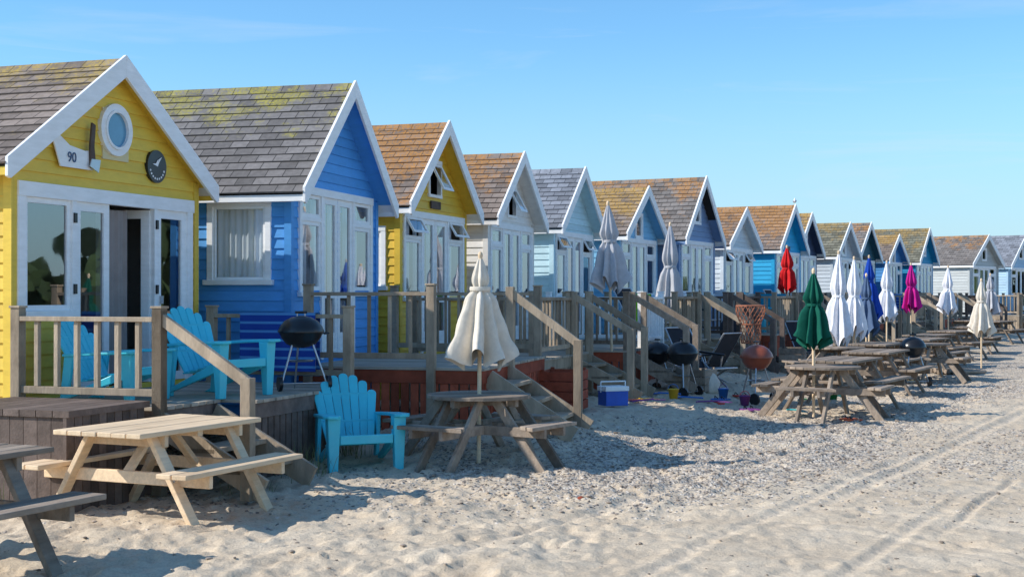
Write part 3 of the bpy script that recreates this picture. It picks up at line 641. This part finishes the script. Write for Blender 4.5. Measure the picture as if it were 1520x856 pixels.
def adirondack():
    b=MB(); m=CYAN
    for k in range(6):
        y=-.30+k*.095; z=.37-.055*k*.45; b.hexa([(-.25,y-.042,z-.02),(.25,y-.042,z-.02),(.25,y+.042,z-.03),(-.25,y+.042,z-.03),(-.25,y-.042,z),(.25,y-.042,z),(.25,y+.042,z-.012),(-.25,y+.042,z-.012)],m)
    b.box((-.25,-.365,.29),(.25,-.345,.375),m)
    o=Vector((0,.20,.24)); up=Vector((0,.42,.92)).normalized(); nr=Vector((0,.92,-.42)).normalized()
    for k in range(-3,4):
        ln=.68-.019*k*k; w0=.0315; w1=.0455; a=math.radians(k*2.6); c0=Vector((k*.066,0,0))
        dirv=(Vector((math.sin(a),0,0))+up*math.cos(a)).normalized(); sd=dirv.cross(nr).normalized()
        base=o+c0; top=base+dirv*ln
        pts=[base-sd*w0,base+sd*w0,top+sd*w1]+[top+sd*w1*math.cos(t)+dirv*w1*.8*math.sin(t) for t in [math.pi*j/6 for j in range(1,6)]]+[top-sd*w1]
        b.prism(pts,nr*.022,m)
    b.beam(o+up*.2+Vector((-.25,0.02,0)),o+up*.2+Vector((.25,.02,0)),.025,.07,m); b.beam(o+up*.48+Vector((-.27,.02,0)),o+up*.48+Vector((.27,.02,0)),.025,.06,m)
    for s in(-1,1):
        P_=[(s*.25,-.40,.56),(s*.30,-.45,.56),(s*.38,-.43,.56),(s*.41,-.36,.56),(s*.39,-.1,.55),(s*.33,.34,.52),(s*.27,.34,.52),(s*.27,-.1,.55)]
        b.prism(P_ if s>0 else P_[::-1],(0,0,-.03),m)
        b.hexa([(s*.27,-.36,0),(s*.35,-.36,0),(s*.35,-.30,0),(s*.27,-.30,0),(s*.25,-.38,.53),(s*.37,-.38,.53),(s*.37,-.27,.53),(s*.25,-.27,.53)],m)
        b.hexa([(s*.28,.40,0),(s*.33,.40,0),(s*.33,.47,0),(s*.28,.47,0),(s*.25,-.30,.27),(s*.29,-.30,.27),(s*.29,-.30,.38),(s*.25,-.30,.38)],m)
        b.hexa([(s*.27,.30,.0),(s*.31,.30,.0),(s*.31,.38,.0),(s*.27,.38,.0),(s*.27,.24,.51),(s*.31,.24,.51),(s*.31,.33,.51),(s*.27,.33,.51)],m)
    return b
ad=adirondack().obj('adirondack_chair',None,(-1.46,12.65,-.01),math.radians(22),bevel=.008); 
def inh(i,u,q): 
    X,Y,al=HUTS[i][:3]; a=math.radians(al); return (X+math.sin(a)*u+math.cos(a)*q, Y+math.cos(a)*u-math.sin(a)*q)
x,y=inh(0,-.18,1.15); dup(ad,'adirondack_chair',(x,y,.72),math.radians(58),(.98,.98,.92)); x,y=inh(0,-1.0,.62); dup(ad,'adirondack_chair',(x,y,.72),math.radians(75),(.95,.95,.8))
x,y=inh(6,.3,1.2); dup(ad,'adirondack_chair',(x,y,.8),math.radians(40))
def bbq(lid,name='kettle_barbecue'):
    b=MB(); r=.225
    b.lathe((0,0,.62),[(0.001,-.17),(.08,-.16),(.15,-.125),(.20,-.06),(r,0),(r+.008,.004)],lid,28)
    b.lathe((0,0,.632),[(r+.01,-.012),(r+.012,.0),(.215,.05),(.17,.11),(.10,.15),(.03,.165),(.001,.166)],lid,28)
    b.cyl((-.04,0,.79),(-.04,0,.83),.006,.006,STEEL,6); b.cyl((.04,0,.79),(.04,0,.83),.006,.006,STEEL,6); b.cyl((-.06,0,.835),(.06,0,.835),.014,.014,BLACK,8)
    for k in range(3):
        a=math.radians(90+120*k); b.cyl((.12*math.cos(a),.12*math.sin(a),.5),(.27*math.cos(a),.27*math.sin(a),.0 if k==0 else .07),.011,.011,STEEL,8)
    a1,a2=math.radians(210),math.radians(330); b.cyl((.27*math.cos(a1),.27*math.sin(a1),.08),(.27*math.cos(a2),.27*math.sin(a2),.08),.008,.008,STEEL,6)
    for a,s in((a1,-1),(a2,1)): b.cyl((.27*math.cos(a)+s*.0,.27*math.sin(a),.08),(.27*math.cos(a)+s*.035,.27*math.sin(a),.08),.08,.08,BLACK,16)
    b.lathe((0,0,.30),[(.001,0),(.12,.005),(.13,.02)],STEEL,18)
    b.tube([(r,-.06,.6),(r+.05,-.06,.61),(r+.05,.06,.61),(r,.06,.6)],.008,BLACK)
    return b
bb=bbq(BLACK).obj('kettle_barbecue',None,(*inh(0,.72,1.52),.72),.4,scale=(.95,.95,.9))
dup(bb,'kettle_barbecue',(2.55,20.2,.1),1.0,(1.05,1.05,1.05)); dup(bb,'kettle_barbecue',(2.22,20.6,.12),2.0); dup(bb,'kettle_barbecue',(7.2,24.2,0),.2,(1,1,1.1))
bbq(RUST).obj('kettle_barbecue',None,(3.63,20.0,.02),.8,scale=(1.05,1.05,1.1))
def lounger(name='folding_lounger'):
    b=MB(); r=.014
    for s in(-.28,.28):
        b.tube([(s,-.55,.33),(s,.1,.30),(s,.48,.95)],r,STEEL); b.tube([(s,-.4,.32),(s,.25,.0)],r,STEEL); b.tube([(s,.2,.42),(s,-.35,.0)],r,STEEL)
        b.tube([(s,-.3,.52),(s,.25,.56)],.02,BLACK); b.tube([(s,-.25,.52),(s,-.2,.33)],r,STEEL)
    for y,z in((-.35,0),(.25,0),(.48,.95),(-.55,.33)): b.tube([(-.28,y,z),(.28,y,z)],r,STEEL)
    pts=[];prof=[(-.55,.33),(-.3,.30),(0,.275),(.12,.30),(.25,.52),(.40,.78),(.48,.95)]
    for y,z in prof: pts+=[(-.27,y,z),(.27,y,z)]
    b.add(pts,[(2*k,2*k+1,2*k+3,2*k+2) for k in range(len(prof)-1)],BLACKF,True)
    return b
lg=lounger().obj('folding_lounger',None,(*inh(4,-.3,1.2),.8),math.radians(50))
dup(lg,'folding_lounger',(3.0,21.6,.15),math.radians(40)); dup(lg,'folding_lounger',(3.25,22.4,.15),math.radians(230),(1,1,.9)); dup(lg,'folding_lounger',(*inh(5,-.4,1.0),.8),math.radians(60)); dup(lg,'folding_lounger',(6.4,29.0,.1),math.radians(30)); dup(lg,'folding_lounger',(*inh(7,0,1.0),.8),math.radians(60))
dup(lg,'folding_lounger',(*inh(10,0,1.0),.8),math.radians(60)); dup(lg,'folding_lounger',(*inh(12,0,1.0),.8),math.radians(40))
b=MB(); NET=mat('net_twine',lin(176,112,84),rough=.9,var=.2,bump=0,rnd=.3); nn=18
rr=lambda t:.24-.10*t+.02*math.sin(t*9)
for k in range(nn):
    for sg in(-1,1):
        pl=[]
        for j in range(9):
            t=j/8; a=2*math.pi*k/nn+sg*t*1.6; pl.append((rr(t)*math.cos(a),rr(t)*math.sin(a),1.35-.62*t))
        b.tube(pl,.006,NET,4)
for t in(0,.5,1): b.tube([(rr(t)*math.cos(a),rr(t)*math.sin(a),1.35-.62*t) for a in [2*math.pi*j/16 for j in range(17)]],.012,NET,5)
b.cyl((0,0,0),(0,0,1.3),.02,.02,DARKW,8); b.obj('fishing_net',None,(4.0,22.6,.1),0)
b=MB(); BP=mat('blue_plastic',lin(30,90,190),rough=.4,bump=0,rnd=.05); 
b.box((-.16,-.12,0),(.16,.12,.19),BP); b.box((-.17,-.13,.19),(.17,.13,.25),WHITE); b.tube([(-.18,0,.17),(-.18,0,.31),(.18,0,.31),(.18,0,.17)],.01,WHITE); b.obj('cool_box',None,(1.32,17.6,gz(1.32,17.6)),.4,bevel=.012)
cols=[(205,50,46),(225,180,50),(40,130,70),(40,110,190),(210,90,50),(120,60,130),(40,160,170)]
PL=[mat('toy_plastic_%d'%k,lin(*c_),rough=.45,bump=0,rnd=.05,var=.1) for k,c_ in enumerate(cols)]
random.seed(5)
def bucket(m,m2):
    b=MB(); b.lathe((0,0,0),[(.001,0),(.07,0),(.10,.17),(.108,.17),(.105,.18),(.095,.17),(.068,.01),(.001,.01)],m,18); b.tube([(.1*math.cos(t),0,.17+.09*math.sin(t)) for t in [math.pi*j/8 for j in range(9)]],.006,m2,5); return b
def spade(m):
    b=MB(); b.cyl((0,0,.02),(.32,0,.04),.012,.012,m,6); b.prism([(.3,-.05,.03),(.46,-.045,.02),(.50,0,.02),(.46,.045,.02),(.3,.05,.03)],(0,0,.01),m); b.cyl((0,-.05,.02),(0,.05,.02),.012,.012,m,6); return b
def sandshoe(m):
    b=MB()
    for s in(-.07,.07):
        pts=[(s+.04*math.cos(t)*(1 if math.sin(t)>0 else .8),.13*math.sin(t),.012) for t in [2*math.pi*j/14 for j in range(14)]]; b.prism(pts,(0,0,.02),m)
        b.tube([(s-.035,.02,.03),(s,.05,.07),(s+.035,.02,.03)],.008,BLACK,5)
    return b
spots=[(2.0,18.6),(2.3,19.2),(2.75,19.5),(3.05,19.7),(1.6,18.0),(3.35,19.4),(2.95,19.0),(3.5,20.6),(4.5,20.8),(4.9,20.6),(1.75,18.3),(4.4,17.5),(3.9,18.9),(5.2,21.5),(6.4,23.2),(7.5,25.2),(2.45,19.7),(3.15,20.1),(2.6,18.9),(3.3,18.7)]
for k,(x,y) in enumerate(spots):
    z=gz(x,y)+.0; r=random.random()*6
    if k%4==1: o=bucket(PL[k%7],PL[(k+2)%7]).obj('toy_bucket',None,(x,y,z),r,scale=(.8,.8,.8)); 
    elif k%4 in(0,2): spade(PL[(k+1)%7]).obj('toy_spade',None,(x,y,z+.01),r)
    else: sandshoe(PL[k%7]).obj('beach_sandals',None,(x,y,z),r)
def crate(m,w,d_,h_):
    b=MB(); n=max(2,int(h_/.11))
    for k in range(n):
        z0=k*h_/n
        b.box((-w/2,-d_/2,z0),(w/2,-d_/2+.018,z0+h_/n-.015),m); b.box((-w/2,d_/2-.018,z0),(w/2,d_/2,z0+h_/n-.015),m)
        b.box((-w/2,-d_/2+.02,z0),(-w/2+.018,d_/2-.02,z0+h_/n-.015),m); b.box((w/2-.018,-d_/2+.02,z0),(w/2,d_/2-.02,z0+h_/n-.015),m)
    for sx_ in(-1,1):
        for sy in(-1,1): x=sx_*(w/2-.045);y=sy*(d_/2-.045); b.box((x-.022,y-.022,0),(x+.022,y+.022,h_+.01),m)
    b.box((-w/2+.02,-d_/2+.02,.01),(w/2-.02,d_/2-.02,.03),m); return b
for k,(x,y,m_,w,d_,h_) in enumerate([(.65,17.0,REDW,.7,.5,.5),(2.9,20.9,TABLEW,.5,.4,.35),(4.9,22.4,DARKW,.6,.5,.45),(5.5,26.4,TABLEW,.8,.5,.5),(7.6,29.8,DARKW,.7,.5,.4),(10.2,33.5,TABLEW,.8,.6,.5)]):
    crate(m_,w,d_,h_).obj('wooden_crate',None,(x,y,gz(x,y)-.01),random.random()*1.5)
def bag(m,s=1):
    b=MB(); b.lathe((0,0,0),[(.001,0),(.14*s,0),(.17*s,.08*s),(.16*s,.2*s),(.10*s,.30*s),(.05*s,.34*s),(.07*s,.38*s)],m,30,fold=lambda t,k:1+.1*math.sin(3*t+k*3)+.05*math.sin(7*t)); return b
bag(CREAM,1).obj('canvas_bag',None,(3.05,20.9,.1),0); bag(BLACKF,1.1).obj('canvas_bag',None,(*inh(5,.4,1.6),.8),0)
b=MB(); 
for k in range(7): b.cyl((-.5+random.random()*.1,k*.1-.3,.05+.04*random.random()),(.5,k*.1-.28+random.random()*.1,.05),.045,.035,TABLEW,8)
b.obj('driftwood_pile',None,(9.2,27.8,0),.5)
b=MB(); rs=np.random.RandomState(2)
pts=[(.034*p[0]*(.8+.4*rs.rand()),.028*p[1]*(.8+.4*rs.rand()),.024*p[2]) for p in ico]; b.add(pts,icf,REDW,True,rnd=0); b.obj('beach_stone',None,(.55,10.75,.02),0)
# seagull on ridge
b=MB(); GW=mat('gull_feathers',lin(240,240,240),rough=.7,bump=0,rnd=0); GG=mat('gull_wing',lin(170,175,185),rough=.7,bump=0,rnd=0); GO=mat('gull_beak',lin(235,170,40),bump=0,rnd=0)
def ring(c,rx,rz_,n=12): return [(c[0],c[1]+rx*math.cos(t),c[2]+rz_*math.sin(t)) for t in [2*math.pi*j/n for j in range(n)]]
secs=[((-.26,0,.14),.01,.005),((-.18,0,.15),.035,.025),((-.08,0,.16),.065,.06),((.04,0,.175),.075,.075),((.12,0,.20),.055,.06),((.16,0,.25),.035,.038),((.185,0,.29),.036,.036),((.215,0,.30),.03,.03),((.24,0,.298),.01,.01)]
pts=[];n=12
for c_,rx,rz_ in secs: pts+=ring(c_,rx,rz_)
b.add(pts,[(k*n+j,k*n+(j+1)%n,(k+1)*n+(j+1)%n,(k+1)*n+j) for k in range(len(secs)-1) for j in range(n)],GW,True)
b.cyl((.235,0,.298),(.29,0,.285),.010,.004,GO,6)
for s in(-1,1): 
    b.prism([(-.30,s*.03,.16),(-.05,s*.072,.13),(.09,s*.078,.18),(.02,s*.07,.225),(-.12,s*.05,.20)],(0,s*.01,0),GG); b.cyl((.0,s*.03,.12),(.0,s*.03,.0),.006,.006,GO,5)
b.obj('seagull',None,(HUTS[8][0],HUTS[8][1]+.05,HUTS[8][4]+.04),1.3,scale=(.6,.6,.6))
# beach grass tufts
GRS=mat('marram_grass',lin(118,124,76),rough=.8,var=.3,bump=0,rnd=.5)
random.seed(9); b=MB()
for cx,cy,nb,hs_ in [(-1.85,12.1,110,.26),(-1.6,13.1,90,.28),(-1.95,13.3,60,.3),(-.9,13.9,60,.22),(-2.9,11.2,60,.26),(-3.9,10.3,50,.25),(.2,14.8,40,.2),(-2.2,11.3,40,.14)]:
    for k in range(nb):
        x=cx+random.gauss(0,.12);y=cy+random.gauss(0,.12);a=random.random()*6.28;h_=hs_*(.4+random.random());l=h_*random.uniform(.1,.9);w=.0028
        z=gz(x,y)-.02; dx,dy=math.cos(a),math.sin(a)
        b.add([(x-dy*w,y+dx*w,z),(x+dy*w,y-dx*w,z),(x+dx*l*.4+dy*w*.7,y+dy*l*.4-dx*w*.7,z+h_*.65),(x+dx*l*.4-dy*w*.7,y+dy*l*.4+dx*w*.7,z+h_*.65),(x+dx*l,y+dy*l,z+h_)],[(0,1,2,3),(3,2,4)],GRS)
b.obj('beach_grass')
# far shore tree line on the seaward side (seen in window reflections)
random.seed(3); b=MB(); TRM=mat('far_foliage',lin(66,84,48),rough=.9,var=.4,scale=.3,bump=0,rnd=.6)
for k in range(2600):
    t=random.random(); x=95+random.gauss(0,4); y=-90+210*t; hmax=6+3*math.sin(t*23)+2*math.sin(t*61); z=random.random()**.8*hmax; s=random.uniform(.8,1.8)
    a=random.random()*6.28;e_=random.uniform(-1,1); u=Vector((math.cos(a),math.sin(a),e_*.5)).normalized()*s; v=Vector((-math.sin(a)*e_,math.cos(a)*e_,1)).normalized()*s; c_=Vector((x,y,z))
    b.poly([c_-u-v*.6,c_+u*.8-v,c_+u+v*.7,c_-u*.5+v],TRM)
b.obj('distant_trees')
# ------------------------------------------------------------------ light, world, camera
el=math.radians(35); sd=Vector((-1,-.16,0)).normalized()*math.cos(el)+Vector((0,0,math.sin(el)))
sl=D.lights.new('sun','SUN'); sl.energy=5.0; sl.angle=math.radians(.5); sl.color=(1,.95,.87); so=D.objects.new('sun',sl); COL.objects.link(so); so.rotation_euler=(-sd).to_track_quat('-Z','Y').to_euler(); so.location=(-20,-5,20)
w=D.worlds.new('World'); S.world=w; w.use_nodes=True; N=w.node_tree.nodes; L=w.node_tree.links; bg=N['Background']
sk=N.new('ShaderNodeTexSky'); sk.sky_type='NISHITA'; sk.sun_disc=False; sk.sun_elevation=el; sk.sun_rotation=math.atan2(sd.x,sd.y); sk.dust_density=.1; sk.air_density=1.0; sk.ozone_density=2.2
tn=N.new('ShaderNodeMixRGB'); tn.blend_type='MULTIPLY'; tn.inputs[0].default_value=1; L.new(sk.outputs[0],tn.inputs[1]); tn.inputs[2].default_value=(.70,1.08,1.30,1)
tc=N.new('ShaderNodeTexCoord'); sz=N.new('ShaderNodeSeparateXYZ'); L.new(tc.outputs['Generated'],sz.inputs[0])
hz=N.new('ShaderNodeMapRange'); hz.interpolation_type='SMOOTHSTEP'; hz.inputs[1].default_value=-.02; hz.inputs[2].default_value=.20; hz.inputs[3].default_value=.85; hz.inputs[4].default_value=0; L.new(sz.outputs[2],hz.inputs[0])
hm=N.new('ShaderNodeMixRGB'); L.new(hz.outputs[0],hm.inputs[0]); L.new(tn.outputs[0],hm.inputs[1]); hm.inputs[2].default_value=(3.3,4.6,5.7,1)
mp=N.new('ShaderNodeMapping'); mp.inputs['Scale'].default_value=(1.2,1.2,14); mp.inputs['Rotation'].default_value=(0,.04,0); L.new(tc.outputs['Generated'],mp.inputs[0])
n=N.new('ShaderNodeTexNoise'); n.inputs['Scale'].default_value=2.2; n.inputs['Detail'].default_value=8; n.inputs['Roughness'].default_value=.6; n.inputs['Distortion'].default_value=.6; L.new(mp.outputs[0],n.inputs['Vector'])
r=N.new('ShaderNodeMapRange'); r.inputs[1].default_value=.52; r.inputs[2].default_value=.78; r.inputs[4].default_value=.4; L.new(n.outputs['Fac'],r.inputs[0])
mx=N.new('ShaderNodeMixRGB'); L.new(r.outputs[0],mx.inputs[0]); L.new(hm.outputs[0],mx.inputs[1]); mx.inputs[2].default_value=(4.7,5.5,6.1,1)
L.new(mx.outputs[0],bg.inputs[0]); bg.inputs[1].default_value=.15
cam=D.cameras.new('camera'); cam.lens=36*2000/1520; cam.sensor_width=36; cam.clip_end=2000; cam.clip_start=.05
co_=D.objects.new('camera',cam); COL.objects.link(co_); co_.location=(0,0,1.65); co_.rotation_euler=(math.radians(90.23),0,0); S.camera=co_
S.view_settings.view_transform='Standard'; S.view_settings.look='None'; S.view_settings.exposure=0
